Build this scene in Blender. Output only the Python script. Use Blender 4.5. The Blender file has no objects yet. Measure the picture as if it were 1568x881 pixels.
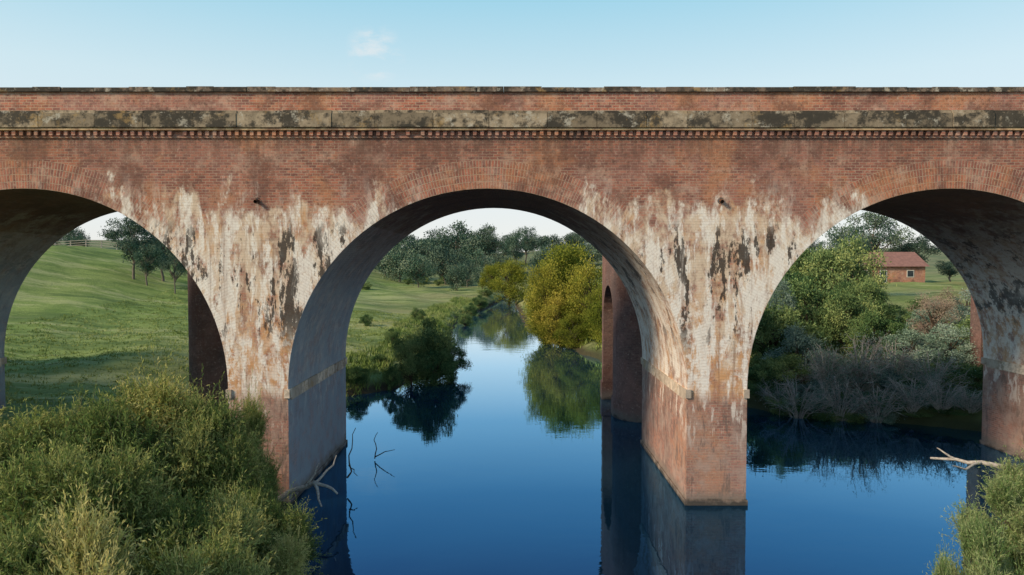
import bpy, math, random
import numpy as np
from mathutils import Vector
random.seed(7); rng=np.random.default_rng(7)
sc=bpy.context.scene
F=1045.0; CX=784.0; HY=405.0; CZ=7.95
YF=22.3; YB=30.05; R=6.555; RO=R+0.92; ZS=3.86; PITCH=15.08; XP=6.74; PW=PITCH-2*R
ZTOP=12.0

# ------------------------------------------------------------ node helpers
class NT:
    def __init__(s,name):
        s.m=bpy.data.materials.new(name); s.m.use_nodes=True
        s.t=s.m.node_tree; s.t.nodes.clear()
        s.out=s.t.nodes.new('ShaderNodeOutputMaterial')
    def n(s,ty,**k):
        nd=s.t.nodes.new(ty)
        for a,b in k.items(): setattr(nd,a,b)
        return nd
    def l(s,a,b): s.t.links.new(a,b)
    def put(s,sock,v):
        if isinstance(v,bpy.types.NodeSocket): s.l(v,sock)
        elif isinstance(v,(tuple,list)) and len(v)==3 and sock.type=='RGBA': sock.default_value=(*v,1)
        else: sock.default_value=v
    def math(s,op,a,b=0.0,c=None,clamp=False):
        nd=s.n('ShaderNodeMath',operation=op); nd.use_clamp=clamp
        s.put(nd.inputs[0],a); s.put(nd.inputs[1],b)
        if c is not None: s.put(nd.inputs[2],c)
        return nd.outputs[0]
    def rng(s,v,a,b,c=0.0,d=1.0):
        nd=s.n('ShaderNodeMapRange',interpolation_type='SMOOTHSTEP')
        s.put(nd.inputs[0],v)
        for i,q in enumerate((a,b,c,d)): nd.inputs[i+1].default_value=q
        return nd.outputs[0]
    def mix(s,f,a,b,mode='MIX'):
        nd=s.n('ShaderNodeMix',data_type='RGBA',blend_type=mode)
        s.put(nd.inputs[0],f); s.put(nd.inputs[6],a); s.put(nd.inputs[7],b)
        return nd.outputs[2]
    def noise(s,vec,scale=1,detail=4,rough=0.55,st=(1,1,1),off=(0,0,0),dist=0.0):
        mp=s.n('ShaderNodeMapping'); s.l(vec,mp.inputs[0]); mp.inputs['Scale'].default_value=st; mp.inputs['Location'].default_value=off
        nd=s.n('ShaderNodeTexNoise'); s.l(mp.outputs[0],nd.inputs['Vector'])
        nd.inputs['Scale'].default_value=scale; nd.inputs['Detail'].default_value=min(detail,6); nd.inputs['Roughness'].default_value=rough
        nd.inputs['Distortion'].default_value=dist
        return nd.outputs[0]
    def coord(s,which='Object'): return s.n('ShaderNodeTexCoord').outputs[which]
    def bsdf(s,col,rough=0.85,spec=0.3,bump=None,bs=0.3,bd=0.02):
        b=s.n('ShaderNodeBsdfPrincipled'); s.put(b.inputs['Base Color'],col); s.put(b.inputs['Roughness'],rough)
        b.inputs['Specular IOR Level'].default_value=spec
        if bump is not None:
            bn=s.n('ShaderNodeBump'); bn.inputs['Strength'].default_value=bs; bn.inputs['Distance'].default_value=bd
            s.l(bump,bn.inputs['Height']); s.l(bn.outputs[0],b.inputs['Normal'])
        s.l(b.outputs[0],s.out.inputs[0]); return b

def brick_mat(name,offset=0.5,stains=True,tone=1.0,old=False,grey=0.0,amt=1.0,crown_shade=0.0):
    t=NT(name); uv=t.coord('UV'); ob=t.coord('Object')
    br=t.n('ShaderNodeTexBrick'); t.l(uv,br.inputs['Vector']); br.offset=offset
    br.inputs['Scale'].default_value=1; br.inputs['Brick Width'].default_value=0.24; br.inputs['Row Height'].default_value=0.088 if offset else 0.095
    br.inputs['Mortar Size'].default_value=0.010 if offset else 0.013; br.inputs['Mortar Smooth'].default_value=0.2; br.inputs['Bias'].default_value=0.0
    c=lambda r,g,b:(r*tone,g*tone,b*tone,1)
    br.inputs['Color1'].default_value=c(0.45,0.165,0.105); br.inputs['Color2'].default_value=c(0.20,0.085,0.07)
    br.inputs['Mortar'].default_value=c(0.42,0.30,0.22)
    if old:
        br.inputs['Color1'].default_value=c(0.19,0.115,0.10); br.inputs['Color2'].default_value=c(0.12,0.075,0.07); br.inputs['Mortar'].default_value=c(0.16,0.125,0.11)
    col=br.outputs[0]
    big=t.noise(ob,0.35,5,0.6); med=t.noise(ob,1.6,6,0.65,off=(5,3,1)); fine=t.noise(ob,9,4,0.7)
    col=t.mix(t.rng(big,0.42,0.62,0,0.5),col,(0.33*tone,0.175*tone,0.145*tone))
    col=t.mix(t.rng(t.noise(ob,0.4,5,0.65,off=(40,3,1)),0.50,0.64,0,0.45),col,(0.52*tone,0.24*tone,0.11*tone) if not old else (0.12,0.09,0.08))
    col=t.mix(t.rng(med,0.5,0.68,0,0.45),col,(0.54*tone,0.38*tone,0.29*tone) if not old else (0.08,0.055,0.05))
    col=t.mix(t.rng(t.noise(ob,0.55,6,0.68,off=(9,1,4)),0.48,0.62,0,0.65),col,(0.14,0.07,0.055))
    col=t.mix(t.rng(fine,0.54,0.68,0,0.55),col,(0.09,0.055,0.045))
    col=t.mix(t.rng(fine,0.44,0.28,0,0.45),col,(0.58,0.44,0.35))
    sx=t.n('ShaderNodeSeparateXYZ'); t.l(ob,sx.inputs[0]); X,Y,Z=sx.outputs
    if stains:
        fr=t.math('FRACT',t.math('ADD',t.math('DIVIDE',t.math('SUBTRACT',X,XP),PITCH),100.5))
        xd=t.math('MULTIPLY',t.math('ABSOLUTE',t.math('SUBTRACT',fr,0.5)),PITCH)
        n1=t.noise(ob,1.1,7,0.7,st=(1.3,1,0.7))
        zz=t.math('ADD',Z,t.math('MULTIPLY',t.math('SUBTRACT',n1,0.5),6.0))
        zz=t.math('ADD',zz,t.math('MULTIPLY',xd,0.06))
        A=t.math('MULTIPLY',t.rng(zz,10.3,9.4),t.rng(Z,3.2,3.9))
        A=t.math('MULTIPLY',A,t.rng(xd,6.1,4.6,0,amt))
        s1=t.noise(ob,1.0,7,0.7,st=(1.3,1.0,0.6),off=(2,7,3),dist=0.3)
        s1=t.math('ADD',s1,t.rng(Z,4.5,8.5,-0.05,0.08))
        tan=t.mix(t.rng(s1,0.40,0.56),(0.62,0.34,0.16),(0.70,0.56,0.42))
        col=t.mix(t.math('MULTIPLY',A,t.rng(t.noise(ob,1.9,7,0.72,st=(1.1,1,0.7),off=(3,3,9)),0.38,0.56,0.12,0.9)),col,tan)
        s2=t.noise(ob,1.1,9,0.75,st=(1.7,1,0.42),off=(11,2,6),dist=0.3)
        W=t.math('MULTIPLY',A,t.rng(s2,0.465,0.565,0,0.94))
        W=t.math('MULTIPLY',W,t.rng(fine,0.38,0.5,0.5,1))
        col=t.mix(W,col,(0.85,0.80,0.73))
        s2b=t.noise(ob,3.0,7,0.75,st=(1,1,0.8),off=(17,2,6))
        ax=t.math('SUBTRACT',PITCH/2,xd); rad=t.math('SQRT',t.math('ADD',t.math('MULTIPLY',ax,ax),t.math('POWER',t.math('MAXIMUM',t.math('SUBTRACT',Z,ZS),0.0),2.0)))
        hl=t.math('MULTIPLY',t.rng(rad,R+1.2,R+0.1),t.rng(s2b,0.47,0.56,0,0.75)); hl=t.math('MULTIPLY',hl,t.math('MULTIPLY',t.rng(Z,10.0,8.4),t.rng(Z,3.4,4.2)))
        col=t.mix(t.math('MULTIPLY',hl,amt),col,(0.84,0.79,0.72))
        s4=t.noise(ob,1.5,6,0.7,st=(3.2,1,0.18),off=(1,2,22))
        col=t.mix(t.math('MULTIPLY',A,t.rng(s4,0.54,0.66,0,0.5)),col,(0.26,0.13,0.075))
        s3=t.noise(ob,0.95,4,0.6,st=(1.9,1,0.42),off=(31,12,2),dist=0.4)
        s3b=t.noise(ob,5,7,0.75,st=(1.4,1,0.6))
        kk=t.math('ADD',s3,t.math('MULTIPLY',t.math('SUBTRACT',s3b,0.5),0.6))
        K=t.math('MULTIPLY',A,t.rng(kk,0.572,0.615,0,0.92))
        K=t.math('MULTIPLY',K,t.math('MULTIPLY',t.rng(Z,4.6,6.2),t.rng(Z,9.7,8.8)))
        col=t.mix(K,col,(0.04,0.034,0.03))
        e=t.math('MULTIPLY',t.rng(s2,0.54,0.64,0,0.4),t.rng(Z,11.2,9.8))
        e=t.math('MULTIPLY',e,t.rng(Z,3.6,5,0,amt))
        col=t.mix(e,col,(0.68,0.60,0.53))
        g=t.math('MULTIPLY',t.rng(Z,11.0,12.0),t.rng(s4,0.4,0.6,0.1,0.6))
        col=t.mix(g,col,(0.13,0.075,0.055))
        P=t.rng(Z,3.9,3.2)
        col=t.mix(t.math('MULTIPLY',P,t.rng(med,0.40,0.6,0.2,0.65)),col,(0.38,0.28,0.235))
        dr=t.noise(ob,2.0,6,0.7,st=(2.2,1.2,0.45),off=(4,4,4))
        col=t.mix(t.math('MULTIPLY',t.math('MULTIPLY',P,t.rng(dr,0.53,0.60,0,0.8)),t.rng(Z,1.2,3.6)),col,(0.74,0.67,0.60))
        col=t.mix(t.math('MULTIPLY',P,t.rng(dr,0.46,0.38,0,0.7)),col,(0.15,0.11,0.095))
        col=t.mix(t.math('MULTIPLY',br.outputs['Fac'],0.12),col,(0.22,0.13,0.09))
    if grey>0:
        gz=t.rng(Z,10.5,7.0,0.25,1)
        col=t.mix(t.math('MULTIPLY',gz,t.rng(med,0.3,0.6,grey*0.6,grey)),col,(0.26,0.335,0.40))  # blue-grey of sky-lit shade mixed into the brick colour, stronger lower down
    if crown_shade>0:
        col=t.mix(t.rng(Z,6.0,9.6,0,crown_shade),col,(0.06,0.047,0.045))  # shade under the arch crown painted in, near-black towards the top
    zt=t.math('ADD',Z,t.math('MULTIPLY',t.math('SUBTRACT',med,0.5),0.8))
    col=t.mix(t.rng(zt,0.6,0.15,0,0.75),col,(0.19,0.165,0.14))
    col=t.mix(t.rng(zt,0.18,0.0,0,0.9),col,(0.05,0.045,0.04))
    h=t.math('SUBTRACT',t.math('MULTIPLY',med,0.8),br.outputs['Fac'])
    h=t.math('ADD',h,t.math('MULTIPLY',fine,0.8))
    t.bsdf(col,0.92,0.2,h,0.6,0.02)
    return t.m

def stone_mat(name,base=(0.30,0.24,0.17),dark=(0.045,0.042,0.036),amt=0.5):
    t=NT(name); ob=t.coord('Object')
    a=t.noise(ob,0.9,7,0.72,st=(1,1,1.6)); b=t.noise(ob,4,6,0.7,off=(3,8,1)); c=t.noise(ob,0.3,3,0.5,off=(8,1,1))
    g=t.n('ShaderNodeNewGeometry')
    base2=t.mix(t.rng(g.outputs['Random Per Island'],0,1),tuple(x*0.7 for x in base),tuple(x*1.3 for x in base))
    col=t.mix(t.rng(b,0.35,0.65,0,0.8),base2,tuple(x*0.55 for x in base))
    k=t.math('ADD',a,t.math('MULTIPLY',t.math('SUBTRACT',b,0.5),0.7)); k=t.math('ADD',k,t.math('MULTIPLY',t.math('SUBTRACT',c,0.5),0.9))
    col=t.mix(t.rng(k,0.60-amt*0.3,0.78-amt*0.3,0,0.9),col,dark)
    col=t.mix(t.rng(t.noise(ob,2.5,6,0.75,off=(20,2,2)),0.55,0.65,0,0.75),col,(0.50,0.46,0.38))
    col=t.mix(t.rng(t.noise(ob,1.2,6,0.75,off=(7,22,2)),0.55,0.65,0,0.65),col,(0.38,0.25,0.11))
    t.bsdf(col,0.95,0.15,b,0.6,0.03); return t.m

def simple_mat(name,c1,c2,scale=3,rough=0.9,st=(1,1,1)):
    t=NT(name); ob=t.coord('Object'); a=t.noise(ob,scale,6,0.65,st=st)
    t.bsdf(t.mix(t.rng(a,0.35,0.65),c1,c2),rough,0.2,a,0.5,0.02); return t.m

def leaf_mat(name,dark,mid,light,transl=0.35):
    t=NT(name); at=t.n('ShaderNodeAttribute',attribute_name='shade'); oi=t.n('ShaderNodeObjectInfo')
    cr=t.n('ShaderNodeValToRGB'); e=cr.color_ramp
    e.elements[0].color=(*dark,1); e.elements[1].color=(*light,1); m=e.elements.new(0.5); m.color=(*mid,1)
    t.l(at.outputs['Fac'],cr.inputs[0])
    hs=t.n('ShaderNodeHueSaturation'); t.l(cr.outputs[0],hs.inputs['Color'])
    t.l(t.rng(oi.outputs['Random'],0,1,0.475,0.52),hs.inputs['Hue']); t.l(t.rng(oi.outputs['Random'],1,0,0.8,1.25),hs.inputs['Value'])
    d=t.n('ShaderNodeBsdfDiffuse'); t.l(hs.outputs[0],d.inputs['Color'])
    if transl>0:
        tr=t.n('ShaderNodeBsdfTranslucent'); t.l(hs.outputs[0],tr.inputs[0])
        mx=t.n('ShaderNodeMixShader'); mx.inputs[0].default_value=transl; t.l(d.outputs[0],mx.inputs[1]); t.l(tr.outputs[0],mx.inputs[2])
        t.l(mx.outputs[0],t.out.inputs[0])
    else: t.l(d.outputs[0],t.out.inputs[0])
    return t.m

# ------------------------------------------------------------ mesh builders
def link(o,parent=None):
    sc.collection.objects.link(o)
    if parent: o.parent=parent
    return o
def empty(name,loc=(0,0,0)):
    e=bpy.data.objects.new(name,None); e.location=loc; e.empty_display_size=0.5; return link(e)
class MB:
    def __init__(s): s.v=[];s.f=[];s.uv=[];s.m=[]
    def face(s,pts,uvs=None,mat=0):
        i=len(s.v); s.v+=list(pts); s.f.append(tuple(range(i,i+len(pts)))); s.m.append(mat)
        if uvs is None:
            a=Vector(pts[1])-Vector(pts[0]); b=Vector(pts[-1])-Vector(pts[0]); n=a.cross(b); n=[abs(q) for q in n]
            k=n.index(max(n))
            uvs=[(p[1],p[2]) if k==0 else ((p[0],p[2]) if k==1 else (p[0],p[1])) for p in pts]
        s.uv+=list(uvs)
    def box(s,x0,x1,y0,y1,z0,z1,mat=0,skip='',rmat=None):
        o=len(s.v)
        V=[(x0,y0,z0),(x1,y0,z0),(x1,y1,z0),(x0,y1,z0),(x0,y0,z1),(x1,y0,z1),(x1,y1,z1),(x0,y1,z1)]
        s.v+=V
        for key,ids,ax in (('f',(0,1,5,4),1),('b',(2,3,7,6),1),('l',(3,0,4,7),0),('r',(1,2,6,5),0),('t',(4,5,6,7),2),('d',(3,2,1,0),2)):
            if key in skip: continue
            s.f.append(tuple(o+i for i in ids)); s.m.append(rmat if (key=='r' and rmat is not None) else mat)
            s.uv+=[(V[i][1],V[i][2]) if ax==0 else ((V[i][0],V[i][2]) if ax==1 else (V[i][0],V[i][1])) for i in ids]
    def obj(s,name,mats,parent=None,smooth=False):
        me=bpy.data.meshes.new(name); me.from_pydata(s.v,[],s.f)
        u=me.uv_layers.new(name='UVMap'); u.data.foreach_set('uv',np.array(s.uv,dtype=np.float32).ravel())
        for m in mats: me.materials.append(m)
        me.polygons.foreach_set('material_index',s.m)
        if smooth: me.polygons.foreach_set('use_smooth',[True]*len(s.f))
        me.update(); return link(bpy.data.objects.new(name,me),parent)

def np_mesh(name,V,Q,mi,shade,mats):
    me=bpy.data.meshes.new(name); nv=len(V); nq=len(Q)
    me.vertices.add(nv); me.vertices.foreach_set('co',np.asarray(V,dtype=np.float32).ravel())
    me.loops.add(nq*4); me.loops.foreach_set('vertex_index',np.asarray(Q,dtype=np.int32).ravel())
    me.polygons.add(nq); me.polygons.foreach_set('loop_start',np.arange(0,nq*4,4,dtype=np.int32))
    try: me.polygons.foreach_set('loop_total',np.full(nq,4,dtype=np.int32))
    except Exception: pass
    for m in mats: me.materials.append(m)
    me.polygons.foreach_set('material_index',np.asarray(mi,dtype=np.int32))
    a=me.attributes.new('shade','FLOAT','FACE'); a.data.foreach_set('value',np.asarray(shade,dtype=np.float32))
    me.update(calc_edges=True); return me
def nrm(a): return a/np.maximum(np.linalg.norm(a,axis=-1,keepdims=True),1e-6)
def leaves(P,D,L,W):
    n=len(P); D=nrm(D); Sd=nrm(np.cross(D,nrm(rng.normal(size=(n,3)))))
    L=np.asarray(L).reshape(-1,1)*np.ones((n,1)); W=np.asarray(W).reshape(-1,1)*np.ones((n,1))
    V=np.stack([P,P+D*L*0.45+Sd*W*0.5,P+D*L,P+D*L*0.45-Sd*W*0.5],1).reshape(-1,3)
    return V,np.arange(n*4).reshape(-1,4)
def tube(path,rad,k=6):
    path=np.array(path,float); n=len(path); V=[];Q=[]
    for i in range(n):
        d=path[min(i+1,n-1)]-path[max(i-1,0)]; d=d/max(np.linalg.norm(d),1e-6)
        a=np.cross(d,[0.3,0.9,0.2]) if abs(d[1])<0.9 else np.cross(d,[1,0,0]); a=a/np.linalg.norm(a); b=np.cross(d,a)
        for j in range(k):
            t=2*math.pi*j/k; V.append(path[i]+rad[i]*(a*math.cos(t)+b*math.sin(t)))
    for i in range(n-1):
        for j in range(k): Q.append((i*k+j,i*k+(j+1)%k,(i+1)*k+(j+1)%k,(i+1)*k+j))
    return np.array(V),np.array(Q)
class Acc:
    def __init__(s): s.V=[];s.Q=[];s.m=[];s.s=[];s.o=0
    def add(s,V,Q,mi,sh):
        s.V.append(V);s.Q.append(Q+s.o);s.o+=len(V);s.m.append(np.full(len(Q),mi));s.s.append(np.ones(len(Q))*sh)
    def mesh(s,name,mats): return np_mesh(name,np.concatenate(s.V),np.concatenate(s.Q),np.concatenate(s.m),np.concatenate(s.s),mats)
def wob(a,b,n,w):
    a=np.array(a,float);b=np.array(b,float); pts=[]
    for i in range(n+1):
        t=i/n; p=a*(1-t)+b*t
        if 0<i<n: p=p+rng.normal(size=3)*w
        pts.append(p)
    return pts
def tree_proto(name,mats,H=1.0,cr=0.45,base=0.0,nl=26,per=420,ls=0.03,lobe=(0.13,0.24),trunk=0.03,sparse=1.0,droop=0.0):
    A=Acc(); top=0.55+0.3*base
    V,Q=tube(wob((0,0,-0.06),(rng.normal()*0.03,rng.normal()*0.03,top),5,0.012),np.linspace(trunk,trunk*0.4,6),7); A.add(V,Q,1,0.5)
    for i in range(nl):
        u=nrm(rng.normal(size=3)); r=rng.uniform(0.5,1.0)
        cz=(1+base)/2; hz=(1-base)/2
        c=np.array([u[0]*cr*r,u[1]*cr*r,cz+u[2]*hz*r*0.85])
        lr=rng.uniform(*lobe)
        if c[2]+lr*0.8>1: c[2]=1-lr*0.8
        if c[2]-lr*0.7<base: c[2]=base+lr*0.6
        st=(0,0,max(0.05,min(top*0.95,c[2]*0.55)))
        V,Q=tube(wob(st,c,4,0.012),np.linspace(trunk*0.42,trunk*0.1,5),4); A.add(V,Q,1,0.5)
        n=int(per*sparse*(lr/np.mean(lobe))**2)
        d=nrm(rng.normal(size=(n,3))); rr=lr*(rng.uniform(0.15,1,size=(n,1))**0.45)*(1+0.25*rng.normal(size=(n,1)))
        ks=nrm(rng.normal(size=(9,3))); j=rng.integers(0,9,n); d=nrm(d+ks[j]*rng.uniform(0.2,1.6,size=(n,1)))
        P=c+d*rr*np.array([1.1,1.1,0.8])
        D=d*0.6+rng.normal(size=(n,3))*0.7; D[:,2]+=0.3-droop
        ssh=np.clip(rng.uniform(0.1,0.9)+rng.normal(size=n)*0.16+(rng.uniform(-.15,.15,size=9))[j],0,1)
        V,Q=leaves(P,D,ls*rng.uniform(0.6,1.4,n),ls*0.5*rng.uniform(0.6,1.3,n)); A.add(V,Q,0,0); A.s[-1]=ssh
    return A.mesh(name,mats)
def twig_proto(name,mats):
    """bare, arching dead shrub: unit height, many fine grey stems + a few leaves"""
    A=Acc()
    for i in range(26):
        a=rng.uniform(0,6.28); r=rng.uniform(0.15,0.6); h=rng.uniform(0.45,1.0)*(1-0.35*r)
        tip=np.array([math.cos(a)*r,math.sin(a)*r,h]); pts=[np.array([0,0,-0.05]),tip*0.35+[0,0,0.08],tip*0.7+[0,0,0.07],tip]
        V,Q=tube(pts,[0.016,0.012,0.008,0.004],4);A.add(V,Q,1,0.5)
        for k in range(12):
            s=pts[1]+(tip-pts[1])*rng.uniform(0,1); e=s+nrm(rng.normal(size=3)+np.array([math.cos(a),math.sin(a),0.6]))*rng.uniform(0.1,0.25)
            V,Q=tube([s,(s+e)/2+rng.normal(size=3)*0.012,e],[0.006,0.004,0.002],3);A.add(V,Q,1,0.5)
            n=7; P=e+rng.normal(size=(n,3))*0.05; V,Q=leaves(P,rng.normal(size=(n,3)),0.03*rng.uniform(0.6,1.3,n),0.014);A.add(V,Q,0,rng.uniform(0.2,0.9))
    return A.mesh(name,mats)
def shoot_bush(name,mats,Rb=2.5,H=4.5,ns=3000,nlf=20,L=0.14,W=0.030,up=0.8,nl=14):
    A=Acc()
    cs=[];rs=[]
    for i in range(nl):
        a=rng.uniform(0,2*math.pi); r=Rb*math.sqrt(rng.uniform(0,1))*0.78; z=H*rng.uniform(0.22,0.80)*(1-0.40*(r/Rb)**2)
        cs.append((r*math.cos(a),r*math.sin(a),z)); rs.append(rng.uniform(0.15,0.30)*Rb)
    cs=np.array(cs);rs=np.array(rs)
    for c in cs:
        V,Q=tube(wob((rng.normal()*0.2,rng.normal()*0.2,-0.6),c,5,0.08),np.linspace(0.07,0.015,6),5);A.add(V,Q,1,0.5)
    j=rng.integers(0,nl,ns); d=nrm(rng.normal(size=(ns,3))+np.array([0,0,0.25])); S=cs[j]+d*rs[j][:,None]*rng.uniform(0.2,1.0,size=(ns,1))
    dirs=nrm(d*0.6+rng.normal(size=(ns,3))*0.35+np.array([0,0,up])); ln=rng.uniform(0.4,1.2,size=ns)*H/4.5*np.where(rng.uniform(size=ns)<0.06,1.7,1)
    lsh=rng.uniform(0.15,0.85,nl)
    tt=np.linspace(0.02,1,nlf)
    bend=nrm(np.cross(dirs,rng.normal(size=(ns,3))))*rng.uniform(0.05,0.35,size=(ns,1))+np.array([0,0,-0.18])
    P=S[:,None,:]+dirs[:,None,:]*(tt[None,:,None]*ln[:,None,None])+bend[:,None,:]*(tt**2)[None,:,None]*ln[:,None,None]
    T=nrm(dirs[:,None,:]+2*bend[:,None,:]*tt[None,:,None])
    D=nrm(T*0.8+rng.normal(size=P.shape)*0.5); D[...,2]-=0.05
    sh=lsh[j][:,None]+rng.normal(size=(ns,1))*0.2+rng.normal(size=(ns,nlf))*0.09+0.15*tt[None,:]
    V,Q=leaves(P.reshape(-1,3),D.reshape(-1,3),L*rng.uniform(0.6,1.3,ns*nlf),W*rng.uniform(0.7,1.3,ns*nlf)); A.add(V,Q,0,0); A.s[-1]=np.clip(sh.ravel(),0,1)
    k=0.006; P0=P[:,0];P1=P[:,nlf//2];P2=P[:,-1]; sd=nrm(np.cross(dirs,rng.normal(size=(ns,3))))*k
    V=np.stack([P0-sd,P0+sd,P1+sd*.7,P1-sd*.7],1).reshape(-1,3); A.add(V,np.arange(ns*4).reshape(-1,4),1,0.5)
    V=np.stack([P1-sd*.7,P1+sd*.7,P2+sd*.3,P2-sd*.3],1).reshape(-1,3); A.add(V,np.arange(ns*4).reshape(-1,4),1,0.5)
    return A.mesh(name,mats)

# ------------------------------------------------------------ terrain
ly=[-200,-20,5,12,18,22.5,30,35,40,43,47,54,61.5,75,97,118,166,200,216]
lx=[-14,-9,-6,-6.0,-6.8,-7.7,-8.6,-11,-10.5,-7.9,-6.8,-6.0,-5.6,-7,-7.8,-5.6,-2.2,-0.6,0]
ry=[-200,-20,8,13,16,19,22,27,32,34,36,40,48,60,75,87,97,110,150,200,216]
rx=[14,9,8.0,9.0,10.5,13.5,18,23,23,19,14.5,12,9.4,6.3,3.5,1.8,1.6,1.6,1.6,2.4,3]
def SS(a,b,x):
    t=np.clip((x-a)/(b-a),0,1); return t*t*(3-2*t)
def terr(x,y):
    x=np.asarray(x,float);y=np.asarray(y,float)
    xl=np.interp(y,ly,lx)+0.25*np.sin(y*0.9)+0.15*np.sin(y*2.3); xr=np.interp(y,ry,rx)+0.25*np.sin(y*1.1+1)+0.12*np.sin(y*2.7)
    d=np.maximum(xl-x,x-xr)
    d=np.where(y>205,np.maximum(d,(y-205)*0.5),d)
    z=0.02+0.8*SS(-0.1,1.4,d)+1.0*SS(2,22,d)-1.6*SS(0,1.6,-d)
    z=z+SS(1.5,5,d)*(0.14*np.sin(x*0.55+y*0.2)+0.12*np.sin(y*0.43-x*0.25+2)+0.06*np.sin(x*1.7+y*1.3))
    z=z+9.3*SS(24,74,-x)*SS(42,112,y)+1.2*np.sin(x*0.03+1)*SS(90,160,y)
    z=z+3.0*SS(14,45,x)*SS(55,115,y)
    z=z+12*SS(195,330,y)*(0.75+0.25*np.sin(x*0.013+0.6))+14*SS(400,1100,np.hypot(x,y))*(0.6+0.4*np.sin(np.arctan2(y,x)*7))
    bx=np.abs(x-(-0.8))
    z=np.where(bx>60,np.maximum(z,12.3*SS(64,92,bx)*SS(24,5,np.abs(y-26.2))),z)
    return z
def axis(n,a,far):
    u=np.linspace(-1,1,n); k=math.asinh(far/a); return a*np.sinh(u*k)
gx=axis(460,22,2800); gy=axis(520,26,2800)+40
GX,GY=np.meshgrid(gx,gy); GZ=terr(GX,GY)
nx,ny=len(gx),len(gy)
idx=np.arange(nx*ny).reshape(ny,nx)
Q=np.stack([idx[:-1,:-1],idx[:-1,1:],idx[1:,1:],idx[1:,:-1]],-1).reshape(-1,4)
t=NT('meadow_ground'); ob=t.coord('Object')
a=t.noise(ob,0.05,6,0.6); b=t.noise(ob,0.4,6,0.65,st=(0.6,1.4,1)); c=t.noise(ob,3,5,0.7)
sx=t.n('ShaderNodeSeparateXYZ'); t.l(ob,sx.inputs[0])
col=t.mix(t.rng(b,0.38,0.62),(0.115,0.19,0.045),(0.215,0.295,0.08))
col=t.mix(t.math('MULTIPLY',t.rng(a,0.42,0.6,0.3,0.9),t.rng(sx.outputs[0],-32,-16,0.2,1)),col,(0.27,0.26,0.12))
col=t.mix(t.rng(c,0.5,0.75,0,0.6),col,(0.07,0.115,0.035))
col=t.mix(t.rng(t.noise(ob,0.15,6,0.7,off=(30,0,0),st=(0.35,2.2,1)),0.50,0.58,0,0.65),col,(0.35,0.37,0.17))
col=t.mix(t.rng(t.noise(ob,0.12,6,0.7,off=(3,50,0),st=(0.4,2.0,1)),0.50,0.60,0,0.65),col,(0.075,0.125,0.038))
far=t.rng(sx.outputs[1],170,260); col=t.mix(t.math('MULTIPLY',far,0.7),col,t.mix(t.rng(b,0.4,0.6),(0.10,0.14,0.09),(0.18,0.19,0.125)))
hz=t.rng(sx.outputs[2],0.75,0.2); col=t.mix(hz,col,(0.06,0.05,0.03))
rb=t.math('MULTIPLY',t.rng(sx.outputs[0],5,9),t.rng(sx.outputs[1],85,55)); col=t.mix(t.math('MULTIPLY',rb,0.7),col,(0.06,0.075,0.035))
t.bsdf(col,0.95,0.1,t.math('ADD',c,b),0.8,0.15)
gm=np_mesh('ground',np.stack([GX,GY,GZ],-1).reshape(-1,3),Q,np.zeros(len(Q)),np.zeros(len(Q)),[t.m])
gm.polygons.foreach_set('use_smooth',[True]*len(Q)); link(bpy.data.objects.new('ground',gm))

# ------------------------------------------------------------ water (reflectance rises towards grazing; blue body colour)
t=NT('river_water'); ob=t.coord('Object')
n1=t.noise(ob,0.9,3,0.5,st=(0.7,1.3,1)); n2=t.noise(ob,0.15,2,0.5); n3=t.noise(ob,4.5,2,0.5,st=(0.8,1.2,1))
h=t.math('ADD',t.math('MULTIPLY',n1,t.rng(n2,0.35,0.65,0.3,1)),t.math('MULTIPLY',n3,0.16))
bn=t.n('ShaderNodeBump'); bn.inputs['Strength'].default_value=0.13; bn.inputs['Distance'].default_value=0.05; t.l(h,bn.inputs['Height'])
lw=t.n('ShaderNodeLayerWeight'); lw.inputs['Blend'].default_value=0.5
cr=t.n('ShaderNodeValToRGB'); e=cr.color_ramp; t.l(lw.outputs['Facing'],cr.inputs[0])
e.elements[0].position=0.0; e.elements[0].color=(0.05,0.06,0.07,1); e.elements[1].position=1.0; e.elements[1].color=(1,1,1,1)
for p,c_ in ((0.58,(0.055,0.11,0.22)),(0.68,(0.08,0.21,0.38)),(0.775,(0.20,0.42,0.64)),(0.85,(0.52,0.73,0.89)),(0.905,(0.86,0.95,0.99))):
    q=e.elements.new(p); q.color=(*c_,1)
gl=t.n('ShaderNodeBsdfAnisotropic'); gl.inputs['Roughness'].default_value=0.01; t.l(cr.outputs[0],gl.inputs['Color']); t.l(bn.outputs[0],gl.inputs['Normal'])
df=t.n('ShaderNodeBsdfDiffuse'); df.inputs['Color'].default_value=(0.002,0.010,0.022,1)
ad=t.n('ShaderNodeAddShader'); t.l(gl.outputs[0],ad.inputs[0]); t.l(df.outputs[0],ad.inputs[1]); t.l(ad.outputs[0],t.out.inputs[0])
m=MB(); m.face([(-90,-150,0),(90,-150,0),(90,215,0),(-90,215,0)]); m.obj('river_water',[t.m])

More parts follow.
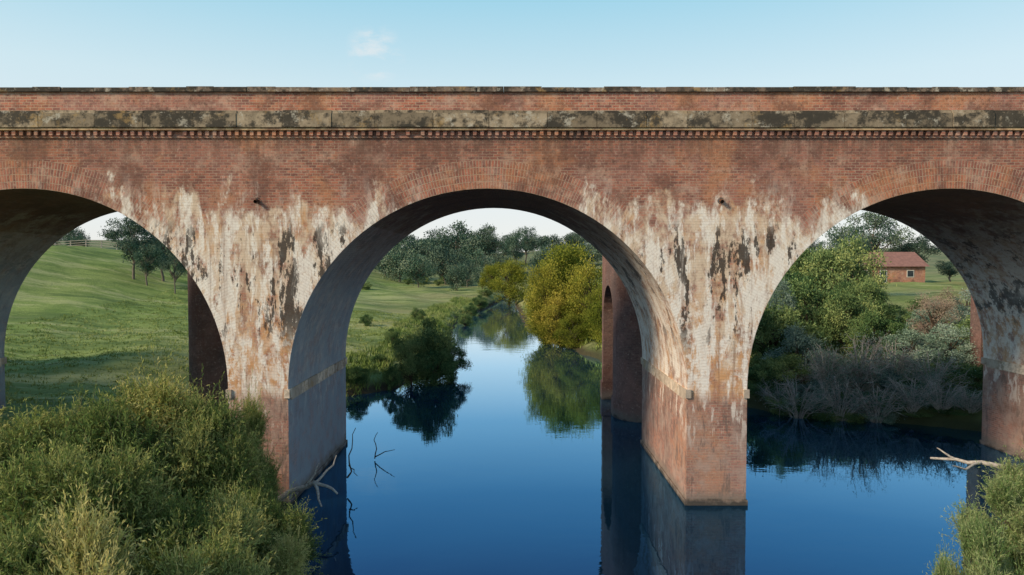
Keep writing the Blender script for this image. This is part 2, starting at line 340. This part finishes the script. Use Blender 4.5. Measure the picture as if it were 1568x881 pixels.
# ------------------------------------------------------------ viaduct
M_br=brick_mat('viaduct_brick'); M_ring=brick_mat('arch_ring_brick',offset=0.0,tone=1.0); M_par=brick_mat('parapet_brick',stains=False,tone=1.15)
M_sof=brick_mat('soffit_brick',grey=0.12,amt=0.9,crown_shade=0.75); M_side=brick_mat('shaded_side_brick',grey=0.85,amt=0.6,crown_shade=0.5)  # right-facing sides carry painted sky-lit shade in their colour
M_old=brick_mat('old_pier_brick',stains=False,old=True)
M_band=stone_mat('weathered_sandstone',base=(0.34,0.27,0.19),amt=0.60); M_cop=stone_mat('coping_stone',base=(0.24,0.18,0.14),amt=0.72); M_cem=stone_mat('impost_render',base=(0.60,0.50,0.40),dark=(0.25,0.17,0.12),amt=0.25)
M_pale=simple_mat('pale_brick_course',(0.62,0.43,0.24),(0.28,0.16,0.10),2.5)
M_rust=simple_mat('rusty_iron',(0.05,0.03,0.02),(0.14,0.06,0.03),9)
M_ballast=simple_mat('track_ballast',(0.12,0.11,0.10),(0.25,0.23,0.21),12)
via=empty('brick_viaduct',(0,0,0))
X0=XP+PITCH*(-6); X1=XP+PITCH*5
m=MB(); NS=56
for k in range(-6,5):
    xc=XP+PITCH*(k+0.5)
    for i in range(NS):
        a0=math.pi*i/NS; a1=math.pi*(i+1)/NS
        p=lambda r,a:(xc-r*math.cos(a),ZS+r*math.sin(a))
        i0,i1,o0,o1=p(R,a0),p(R,a1),p(RO,a0),p(RO,a1)
        for y,fl in ((YF,False),(YB,True)):
            q=[(i0[0],y,i0[1]),(o0[0],y,o0[1]),(o1[0],y,o1[1]),(i1[0],y,i1[1])]
            u=[(0.0,a0*7),(0.96,a0*7),(0.96,a1*7),(0.0,a1*7)]
            m.face(q if fl else q[::-1],u if fl else u[::-1],1)
            q=[(o0[0],y,o0[1]),(o0[0],y,ZTOP),(o1[0],y,ZTOP),(o1[0],y,o1[1])]
            m.face(q if fl else q[::-1])
        q=[(i0[0],YF,i0[1]),(i1[0],YF,i1[1]),(i1[0],YB,i1[1]),(i0[0],YB,i0[1])]
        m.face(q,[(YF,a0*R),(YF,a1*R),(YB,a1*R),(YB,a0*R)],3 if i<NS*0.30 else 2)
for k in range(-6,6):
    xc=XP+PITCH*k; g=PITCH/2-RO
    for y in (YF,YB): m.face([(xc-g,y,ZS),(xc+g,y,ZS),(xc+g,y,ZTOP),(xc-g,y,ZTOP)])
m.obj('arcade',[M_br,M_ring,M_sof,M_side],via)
m=MB(); mi=MB()
def impost(xc,w):
    e=0.06
    for y0,y1 in ((YF-e,YF+0.25),(YB-0.25,YB+e)):
        for s in (-1,1):
            xa=xc+s*(w/2+e); xb=xc+s*(w/2-0.12); mi.box(min(xa,xb),max(xa,xb),y0,y1,ZS-0.30,ZS-0.02)
    for s in (-1,1):
        y=YF+0.252
        while y<YB-0.3:
            L=min(rng.uniform(0.7,1.3),YB-0.252-y); j=rng.uniform(-0.012,0.012)
            xa=xc+s*(w/2+e-0.02+j); xb=xc+s*(w/2-0.05); mi.box(min(xa,xb),max(xa,xb),y,y+L,ZS-0.40+j,ZS-0.03+j); y+=L+0.004
for k in range(-6,6):
    xc=XP+PITCH*k
    m.box(xc-PW/2,xc+PW/2,YF,YB,-2.5,ZS,0,'t',1)
    m.box(xc-PW/2-0.05,xc+PW/2+0.05,YF-0.05,YB+0.05,-2.5,0.16,0,'',1)
    impost(xc,PW)
m.obj('piers',[M_br,M_side],via); mi.obj('impost_bands',[M_cem],via)
m=MB(); m.box(X0-14,X0-PW/2-0.002,YF+0.003,YB-0.003,-2.5,ZTOP-0.003); m.box(X1+PW/2+0.002,X1+14,YF+0.003,YB-0.003,-2.5,ZTOP-0.003); m.obj('abutments',[M_br],via)
XA=X0-14; XB=X1+14
band=MB(); cop=MB(); par=MB(); den=MB(); pale=MB()
for sgn,yf in ((-1,YF),(1,YB)):
    def bx(b,x0,x1,pr,dp,z0,z1,mat=0):
        ya=yf+sgn*pr; yb=yf-sgn*dp; b.box(x0,x1,min(ya,yb),max(ya,yb),z0,z1,mat)
    x=XA
    while x<XB:
        L=rng.uniform(1.2,2.1); j=rng.uniform(-0.015,0.015); jz=rng.uniform(-0.015,0.015)
        bx(band,x,x+L-0.016,0.22+j,0.5,12.36+jz*0.5,12.80+jz)
        bx(band,x,x+L-0.016,0.15+j,0.5,12.802+jz,12.90+jz); x+=L
    bx(pale,XA,XB,0.17,0.5,12.27,12.345)
    bx(par,XA,XB,0.0,0.46,12.88,13.52)
    bx(par,XA,XB,0.0,0.46,ZTOP+0.002,12.268)
    x=XA
    while x<XB:
        L=rng.uniform(0.8,1.3); jz=rng.uniform(-0.018,0.018)
        bx(cop,x,x+L-0.01,0.08+rng.uniform(-.015,.015),0.54,13.522,13.67+jz); x+=L
    x=XA
    while x<XB:
        if rng.uniform()>0.03: bx(den,x,x+0.115,0.12+rng.uniform(-.012,.012),-0.001,12.11,12.268)
        x+=0.24
    bx(den,XA,XB,0.05,-0.001,12.04,12.108)
band.obj('string_course',[M_band],via); cop.obj('parapet_coping',[M_cop],via); par.obj('parapet_walls',[M_par],via); den.obj('dentil_course',[M_par],via); pale.obj('pale_course',[M_pale],via)
m=MB(); m.box(XA,XB,YF+0.47,YB-0.47,12.1,12.5); m.obj('track_bed',[M_ballast],via)
A=Acc()
for k in range(-6,6):
    xc=XP+PITCH*k+0.05; V,Q=tube([(xc,YF+0.1,10.02),(xc,YF-0.12,10.0),(xc,YF-0.18,9.97)],[0.06,0.06,0.065],10); A.add(V,Q,0,0.5)
    V,Q=tube([(xc,YF-0.01,10.02),(xc,YF-0.03,10.02)],[0.11,0.10],10); A.add(V,Q,0,0.5)
link(bpy.data.objects.new('drain_spouts',A.mesh('drain_spouts',[M_rust])),via)

def old_pier(x0):
    m=MB(); w=3.2; x1=x0+w; y0,y1=34.0,42.0; r=w/2; zt=10.4; ya,yb=36.1,39.9; zs=4.9; ra=(yb-ya)/2; xm=(x0+x1)/2
    def leg(front):
        pts=[]
        for i in range(15):
            a=math.pi*i/14
            pts.append((xm-r*math.cos(a), (y0+r)-r*math.sin(a)) if front else (xm+r*math.cos(a),(y1-r)+r*math.sin(a)))
        pts+= [(x1,ya),(x0,ya)] if front else [(x0,yb),(x1,yb)]
        u=0; n=len(pts)
        for i in range(n):
            a=pts[i];b=pts[(i+1)%n]; L=math.dist(a,b)
            for za,zb_,g in ((-2.5,1.0,0.08),(1.0,zt,0)):
                ax,ay=xm+(a[0]-xm)*(1+g/r),38+(a[1]-38)*(1+g/6); bx_,by=xm+(b[0]-xm)*(1+g/r),38+(b[1]-38)*(1+g/6)
                m.face([(ax,ay,za),(bx_,by,za),(bx_,by,zb_),(ax,ay,zb_)],[(u,za),(u+L,za),(u+L,zb_),(u,zb_)])
            u+=L
        m.face([(p[0],p[1],zt) for p in pts]); m.face([(xm+(p[0]-xm)*1.05,38+(p[1]-38)*1.0133,1.0) for p in pts])
        cp=[(xm+(p[0]-xm)*1.08,38+(p[1]-38)*1.02) for p in pts]
        for i in range(n):
            a=cp[i];b=cp[(i+1)%n]; m.face([(a[0],a[1],zt+.003),(b[0],b[1],zt+.003),(b[0],b[1],zt+.3),(a[0],a[1],zt+.3)],None,1)
        m.face([(p[0],p[1],zt+.3) for p in cp],None,1)
    leg(True); leg(False)
    N=14
    for i in range(N):
        a0=math.pi*i/N;a1=math.pi*(i+1)/N; yc=(ya+yb)/2
        p0=(yc-ra*math.cos(a0),zs+ra*math.sin(a0));p1=(yc-ra*math.cos(a1),zs+ra*math.sin(a1))
        for x in (x0+.002,x1-.002): m.face([(x,p0[0],p0[1]),(x,p1[0],p1[1]),(x,p1[0],zt),(x,p0[0],zt)])
        m.face([(x0,p0[0],p0[1]),(x1,p0[0],p0[1]),(x1,p1[0],p1[1]),(x0,p1[0],p1[1])])
    m.face([(x0,ya,zt),(x1,ya,zt),(x1,yb,zt),(x0,yb,zt)])
    m.obj('old_brick_pier',[M_old,M_band])
for x in (5.35,-16.75,27.5,-38.9): old_pier(x)

# ------------------------------------------------------------ vegetation
M_bark=simple_mat('bark',(0.12,0.09,0.06),(0.06,0.045,0.033),8); M_pbark=simple_mat('pale_bark',(0.20,0.17,0.14),(0.10,0.085,0.07),5)
M_twig=simple_mat('grey_twigs',(0.48,0.44,0.40),(0.30,0.27,0.24),8)
M_dead=simple_mat('dead_wood',(0.50,0.46,0.40),(0.26,0.22,0.19),12,st=(1,1,4)); M_wet=simple_mat('wet_wood',(0.05,0.04,0.03),(0.10,0.08,0.06),12)
L_near=leaf_mat('willow_leaves',(0.075,0.12,0.035),(0.215,0.285,0.08),(0.50,0.49,0.18),0.3)
L_reed=leaf_mat('reed_leaves',(0.08,0.145,0.045),(0.21,0.31,0.10),(0.46,0.49,0.23),0.3)
L_yel=leaf_mat('yellow_willow_leaves',(0.10,0.125,0.018),(0.25,0.265,0.04),(0.42,0.39,0.07),0.3)
L_grn=leaf_mat('shrub_leaves',(0.04,0.085,0.035),(0.11,0.185,0.07),(0.25,0.32,0.12),0.0)
L_blue=leaf_mat('grey_shrub_leaves',(0.07,0.125,0.10),(0.165,0.25,0.195),(0.32,0.40,0.33),0.0)
L_gum=leaf_mat('gum_leaves',(0.035,0.075,0.06),(0.085,0.14,0.10),(0.175,0.225,0.155),0.0)
L_pink=leaf_mat('bare_twig_leaves',(0.18,0.125,0.10),(0.32,0.25,0.20),(0.44,0.37,0.27),0.0)
protos={}
def P(key,fn,n=2): protos[key]=[fn(i) for i in range(n)]
P('yel',lambda i:tree_proto('yellow_willow',[L_yel,M_bark],cr=0.42,base=0.0,nl=50,per=360,ls=0.026,lobe=(0.08,0.16),droop=0.4))
P('grn',lambda i:tree_proto('green_shrub',[L_grn,M_bark],cr=0.5,base=-0.02,nl=44,per=380,ls=0.032,lobe=(0.08,0.17)),3)
P('blue',lambda i:tree_proto('grey_shrub',[L_blue,M_bark],cr=0.5,base=-0.02,nl=44,per=300,ls=0.030,lobe=(0.07,0.16)))
P('pink',lambda i:tree_proto('twiggy_shrub',[L_pink,M_bark],cr=0.5,base=0,nl=40,per=180,ls=0.022,lobe=(0.07,0.16)))
P('twig',lambda i:twig_proto('bare_shrub',[L_blue,M_twig]))
P('gum',lambda i:tree_proto('gum_tree',[L_gum,M_pbark],cr=0.42,base=0.28,nl=24,per=280,ls=0.03,lobe=(0.07,0.14),trunk=0.026))
P('far',lambda i:tree_proto('far_tree',[L_gum,M_pbark],cr=0.50,base=0.06,nl=24,per=180,ls=0.05,lobe=(0.12,0.21),trunk=0.03),3)
P('bush',lambda i:shoot_bush('willow_shrub',[L_near,M_bark]),3)
P('reed',lambda i:shoot_bush('reedy_shrub',[L_reed,M_bark],up=1.8,nl=10,ns=2200),1)
def place(name,key,px,pt,depth,w,parent=None,sink=0.25):
    x=(px-CX)/F*depth; y=depth; zt=CZ-(pt-HY)/F*depth; g=float(terr(x,y)); g=max(g,-0.1)-sink
    me=random.choice(protos[key]); o=bpy.data.objects.new(name,me); link(o,parent); o.location=(x,y,g)
    if key in('bush','reed'): s=(zt-g)/4.3; o.scale=(w/5,w/5,s)
    else:
        H=zt-g; cr={'yel':.42,'gum':.42,'far':.5}.get(key,.5); o.scale=(w/2/(cr+0.08),w/2/(cr+0.08),H)
    o.rotation_euler=(0,0,random.uniform(0,6.28)); return o
for px,pt,d,w in [(20,628,16,4.4),(120,598,17,4.0),(215,582,18,4.2),(320,606,18.5,3.4),(60,700,12.5,3.4),(185,700,13,3.2),(290,735,14,2.8),(375,665,18,2.2),(395,750,16.5,2.6),(150,800,10.5,2.8),(300,835,12,2.6),(-70,640,17,5),(425,835,14.5,2.0),(-220,620,18,5),(20,800,10.5,2.8),(390,610,20,1.6)]:
    place('willow_shrub','bush',px,pt,d,w)
for px,pt,d,w in [(1550,735,15.5,2.4),(1500,800,13.8,1.6),(1620,700,16,3),(1560,815,12.5,2.0),(1455,860,12.6,1.0)]:
    place('reedy_shrub','reed',px,pt,d,w)
place('yellow_willow','yel',868,362,73,9.2); place('yellow_willow','yel',838,384,69,5.2); place('yellow_willow','yel',905,385,66,6.4); place('yellow_willow','yel',925,420,60,4.5)
place('yellow_willow','yel',780,392,132,9.0); place('yellow_willow','yel',752,402,150,6.0)
place('yellow_willow','yel',880,470,64,4.0); place('yellow_willow','yel',835,460,68,4.0); place('yellow_willow','yel',858,440,66,5.0)
for px,pt,d,w in [(660,478,46.5,4.2),(628,508,45.0,2.8),(690,520,48,2.6),(600,555,43.0,1.2),(545,560,42,1.6),(665,525,45.2,3.4)]: place('river_shrub','grn',px,pt,d,w)
for k,px,pt,d,w in [('grn',1185,455,44,6),('grn',1175,400,58,8),('grn',1245,425,50,7),('grn',1300,440,47,5),('blue',1225,500,40,4.2),('grn',1200,540,38.5,3.4),
   ('blue',1290,545,38,4),('grn',1345,475,44,4),('blue',1400,505,42,4.4),('grn',1290,360,66,8),('grn',1240,365,72,9),('pink',1430,440,52,4.0),
   ('blue',1460,495,42,4.4),('grn',1450,550,37,3.8),('grn',1400,575,36.5,3.4),('blue',1350,560,37,3.4),('grn',1500,555,36,4.0),('pink',1320,560,36.3,2.2),
   ('blue',1250,585,36.6,2.4),('grn',1480,600,34.8,2.6),('grn',1540,460,44,6),('pink',1480,425,62,5),('blue',1495,440,56,4.4),
   ('grn',1210,600,36,2.4),('grn',1160,560,40,3),('grn',1600,480,40,6),('grn',1130,440,52,6),('grn',1060,450,58,7),('grn',1370,605,35.0,2.6),
   ('grn',1330,600,35,2.8),('blue',1410,600,34.6,2.6),('grn',1250,610,35.4,2.8),('grn',1530,590,34.4,3.2),('blue',1500,615,33.8,2.2),('grn',1460,625,33.6,2.2),('grn',1175,585,38,2.8),
   ('grn',1400,630,34,2.0),('blue',1350,625,34.3,2.0),('grn',1300,625,34.6,2.0),('pink',1390,570,38,2.6),('grn',1560,610,33.6,2.6),('pink',1225,560,38,2.4),('blue',1195,430,47,3),
   ('grn',1425,455,74,6),('blue',1440,460,66,5),('grn',1370,462,60,4.5),('blue',1415,475,54,4),('grn',1320,420,60,5),
   ('twig',1225,575,35.2,3.2),('twig',1290,570,34.6,3.4),('twig',1345,575,34.2,3.2),('twig',1400,570,34.0,3.0),('twig',1445,575,33.6,3.0),('twig',1490,590,33.2,2.6),('twig',1320,505,37,3.4),('twig',1370,515,38,3.6),('twig',1270,520,37,3),('twig',1430,530,36,3.2),('twig',1195,580,36.6,2.4)]:
    place({'grn':'green_shrub','blue':'grey_shrub','pink':'twiggy_shrub','twig':'bare_shrub'}[k],k,px,pt,d,w)
for px,pt,d,w in [(1400,352,124,9),(1335,322,126,12),(1300,328,88,7),(1500,372,110,8),(1455,395,130,7)]: place('gum_tree','gum',px,pt,d,w)
for px,pt,d,w in [(205,330,92,8),(250,345,96,8),(268,372,88,4),(225,365,90,5)]: place('gum_tree','gum',px,pt,d,w)
place('gum_tree','gum',805,341,262,12); place('gum_tree','gum',790,352,240,9); place('gum_tree','gum',745,345,250,16)
dist=empty('distant_trees')
for px,pt,d,w in [(650,360,205,15),(612,368,200,14),(680,372,190,13),(700,338,260,20),(668,348,270,20),(725,356,250,16),(590,372,215,14),(640,384,170,9),(730,380,215,12),(760,382,230,12),(850,370,260,16),(880,372,280,18),(900,368,240,16),(835,374,220,12),(770,368,300,16),(715,397,185,7),(560,380,230,16),(700,400,160,6),(738,405,170,6)]:
    place('tree','far',px,pt,d,w,dist,0.5)
for i in range(150):
    a=rng.uniform(-0.75,0.8) if i<110 else rng.uniform(0.8,5.5); d=rng.uniform(290,520) if abs(a)<0.25 else rng.uniform(150,480)
    x=math.sin(a)*d; y=math.cos(a)*d
    if a<-0.25 and a>-0.8 and d<230: continue
    h=rng.uniform(7,11) if d>280 else rng.uniform(6,9)
    if 0.42<a<0.62: h*=0.5
    o=bpy.data.objects.new('tree',random.choice(protos['far'])); link(o,dist); g=float(terr(x,y)); o.location=(x,y,g-0.4); w=h*rng.uniform(0.8,1.3); o.scale=(w,w,h); o.rotation_euler=(0,0,rng.uniform(0,6.3))
ms=empty('meadow_shrubs')
for px,pt,d,w in [(626,424,190,3.4),(648,423,195,3.6),(684,417,200,5),(708,418,190,4.5),(672,427,180,3),(560,432,150,3),(745,440,140,4),(735,450,118,3.5),(722,462,105,2.6),(712,478,88,2.4),(600,500,60,1.5),(560,480,75,1.6),(640,470,85,2.0),(580,540,48,1.2)]:
    place('shrub','grn',px,pt,d,w,ms)
M_gr=leaf_mat('grass_blades',(0.09,0.14,0.035),(0.21,0.275,0.08),(0.42,0.42,0.18),0.0)
def grass(name,n,fx,fy,hmin,hmax,wd,dmin,dmax,clump=14,sh=0.5):
    nc=n//clump; x=rng.uniform(*fx,nc*3); y=rng.uniform(*fy,nc*3)
    xl=np.interp(y,ly,lx);xr=np.interp(y,ry,rx); d=np.maximum(xl-x,x-xr); k=(d>dmin)&(d<dmax); x=x[k][:nc];y=y[k][:nc]; nc=len(x)
    cs=rng.normal(size=nc)*0.14+sh+0.22*np.sin(x*0.35+y*0.13)*np.sin(y*0.21+1); sz=rng.uniform(0.5,1.4,nc)
    X=np.repeat(x,clump)+rng.normal(size=nc*clump)*0.14; Y=np.repeat(y,clump)+rng.normal(size=nc*clump)*0.14
    Z=terr(X,Y)-0.03; D=rng.normal(size=(len(X),3))*0.4; D[:,2]=1
    V,Q=leaves(np.stack([X,Y,Z],1),D,rng.uniform(hmin,hmax,len(X))*np.repeat(sz,clump),wd)
    A=Acc();A.add(V,Q,0,0);A.s[-1]=np.clip(np.repeat(cs,clump)+rng.normal(size=len(X))*0.1,0,1)
    link(bpy.data.objects.new(name,A.mesh(name,[M_gr])))
grass('meadow_grass',80000,(-45,-3),(31,95),0.06,0.20,0.05,0.6,60,10,0.45)
grass('bank_grass',36000,(-22,0),(31,130),0.2,0.6,0.06,0.1,6,20,0.5)
grass('near_bank_grass',30000,(-16,20),(4,30),0.4,1.0,0.04,0.2,6,18,0.45)
grass('right_bank_grass',20000,(0,50),(36,120),0.25,0.7,0.07,0.8,14,16,0.3)

def branch(name,paths,mat=None):
    A=Acc()
    for pts,r0,r1 in paths:
        pts=np.array(pts); 
        q=[pts[0]]
        for a,b in zip(pts[:-1],pts[1:]): q.append((a+b)/2+rng.normal(size=3)*0.03); q.append(b)
        V,Q=tube(q,np.linspace(r0,r1,len(q)),6);A.add(V,Q,0,0.5)
    link(bpy.data.objects.new(name,A.mesh(name,[mat or M_dead])))
def w(px,py,d): return ((px-CX)/F*d,d,CZ-(py-HY)/F*d)
branch('fallen_branch',[([w(425,768,21.4),w(452,752,21.2),w(478,742,21),w(498,748,20.8),w(514,760,20.7)],0.10,0.03),([w(478,742,21),w(484,760,20.6),w(489,780,20.3)],0.06,0.025),([w(470,745,21),w(490,733,21.3),w(508,715,21.8),w(513,700,22)],0.05,0.015),([w(465,748,21),w(480,728,21),w(486,712,21)],0.04,0.012)])
branch('snag_branch',[([w(529,735,24),w(536,725,24),w(532,700,24.2),w(538,676,24.5),w(543,657,24.6)],0.035,0.012),([w(532,715,24.1),w(540,722,23.8),w(545,732,23.6)],0.025,0.01)],M_wet)
branch('snag_branch',[([w(572,705,27.5),w(575,690,27.5),w(571,676,27.5),w(577,664,27.5)],0.028,0.01),([w(573,702,27.5),w(588,694,27.3),w(603,691,27)],0.025,0.01)],M_wet)
branch('fallen_log',[([w(1600,735,17),w(1560,722,17.3),w(1510,711,17.6),w(1470,706,18),w(1430,704,18.3)],0.09,0.03),([w(1510,711,17.6),w(1485,722,17.3),w(1465,716,17.2)],0.04,0.015),([w(1470,706,18),w(1452,696,18.1),w(1440,688,18.2)],0.035,0.012)])

A=Acc(); fx=np.arange(-100,-48,2.6)
for x in fx:
    y=119+0.05*(x+70); g=float(terr(x,y)); V,Q=tube([(x,y,g-0.2),(x,y,g+1.35)],[0.11,0.10],5);A.add(V,Q,0,.5)
for hh in (0.45,0.85,1.25):
    V,Q=tube([(x,119+0.05*(x+70)-0.1,float(terr(x,119+0.05*(x+70)))+hh) for x in fx],[0.05]*len(fx),4);A.add(V,Q,0,.5)
link(bpy.data.objects.new('paddock_fence',A.mesh('paddock_fence',[M_dead])))
hs=empty('brick_house'); M_roof=simple_mat('red_roof',(0.30,0.16,0.13),(0.22,0.12,0.10),2); M_win=simple_mat('window_glass',(0.03,0.04,0.05),(0.05,0.06,0.07),2,0.2); M_wh=simple_mat('painted_trim',(0.7,0.68,0.62),(0.6,0.58,0.52),3)
hx,hy=63.0,114.0; g=float(terr(hx,hy))
m=MB(); m.box(hx-6,hx+6,hy,hy+8,g-0.5,g+2.8); m.obj('walls',[M_par],hs)
m=MB(); e=0.5
m.face([(hx-6-e,hy-e,g+2.7),(hx+6+e,hy-e,g+2.7),(hx+6+e,hy+4,g+5.2),(hx-6-e,hy+4,g+5.2)]); m.face([(hx+6+e,hy+8+e,g+2.7),(hx-6-e,hy+8+e,g+2.7),(hx-6-e,hy+4,g+5.2),(hx+6+e,hy+4,g+5.2)])
m.obj('roof',[M_roof],hs)
m=MB(); 
for s in (-6,6): m.face([(hx+s,hy,g+2.8),(hx+s,hy+8,g+2.8),(hx+s,hy+4,g+5.1)])
m.obj('gables',[M_par],hs)
m=MB(); m2=MB()
for wx in (-4,-1,3.5): 
    z0,z1=(0,2.1) if wx==-1 else (0.9,2.1)
    m2.box(hx+wx-0.6,hx+wx+0.6,hy-0.06,hy-0.002,g+z0,g+z1); m.box(hx+wx-0.5,hx+wx+0.5,hy-0.07,hy-0.062,g+z0+0.1,g+z1-0.1)
m.obj('windows',[M_win],hs); m2.obj('window_frames',[M_wh],hs)

# ------------------------------------------------------------ light, sky, camera
elev=math.radians(31); az=math.radians(242)
sd=Vector((math.sin(az)*math.cos(elev),math.cos(az)*math.cos(elev),math.sin(elev)))
sun=bpy.data.lights.new('sun','SUN'); sun.energy=4.5; sun.angle=math.radians(13); sun.color=(1.0,0.80,0.56)
so=link(bpy.data.objects.new('sun',sun)); so.rotation_euler=sd.to_track_quat('Z','Y').to_euler(); so.location=(-40,-30,40)
wd=bpy.data.worlds.new('World'); sc.world=wd; wd.use_nodes=True
W=NT.__new__(NT); W.t=wd.node_tree; W.t.nodes.clear()
o=W.n('ShaderNodeOutputWorld'); bg=W.n('ShaderNodeBackground'); sk=W.n('ShaderNodeTexSky'); sk.sky_type='NISHITA'
sk.sun_disc=False; sk.sun_elevation=elev; sk.sun_rotation=az; sk.air_density=1.0; sk.dust_density=0.6; sk.ozone_density=2.0
bg.inputs[1].default_value=0.15
gc=W.coord('Generated'); sp=W.n('ShaderNodeSeparateXYZ'); W.l(gc,sp.inputs[0]); z=sp.outputs[2]
cr=W.n('ShaderNodeValToRGB'); e=cr.color_ramp; W.l(z,cr.inputs[0])
e.elements[0].position=0.0; e.elements[0].color=(0.88,0.87,0.85,1); e.elements[1].position=0.62; e.elements[1].color=(0.09,0.32,0.60,1)
for p,c_ in ((0.10,(0.84,0.88,0.89)),(0.24,(0.68,0.86,0.91)),(0.37,(0.36,0.71,0.87))):
    q=e.elements.new(p); q.color=(*c_,1)
sc6=W.n('ShaderNodeVectorMath',operation='SCALE'); W.l(cr.outputs[0],sc6.inputs[0]); sc6.inputs['Scale'].default_value=1/0.15
col=W.mix(W.rng(z,0.45,0.85,0.85,0.3),sk.outputs[0],sc6.outputs[0])
d0=Vector((-0.198,1.0,0.305)).normalized()
dt=W.n('ShaderNodeVectorMath',operation='DOT_PRODUCT'); W.l(gc,dt.inputs[0]); dt.inputs[1].default_value=d0
cn=W.noise(gc,22,6,0.65,st=(0.6,1,1.4),off=(2.3,0,0))
col=W.mix(W.math('MULTIPLY',W.rng(dt.outputs['Value'],0.9990,0.9999),W.rng(cn,0.45,0.66,0,0.5)),col,(6.0,5.8,5.7))
W.l(col,bg.inputs[0]); W.l(bg.outputs[0],o.inputs[0])
cam=bpy.data.cameras.new('camera'); cam.lens=24.0; cam.sensor_width=36; cam.clip_end=8000; cam.clip_start=0.1
co=link(bpy.data.objects.new('camera',cam)); co.location=(0,0,CZ); co.rotation_euler=(math.radians(90)-math.atan(35.5/F),0,0)
sc.camera=co
sc.view_settings.view_transform='Standard'; sc.view_settings.look='None'; sc.view_settings.exposure=0
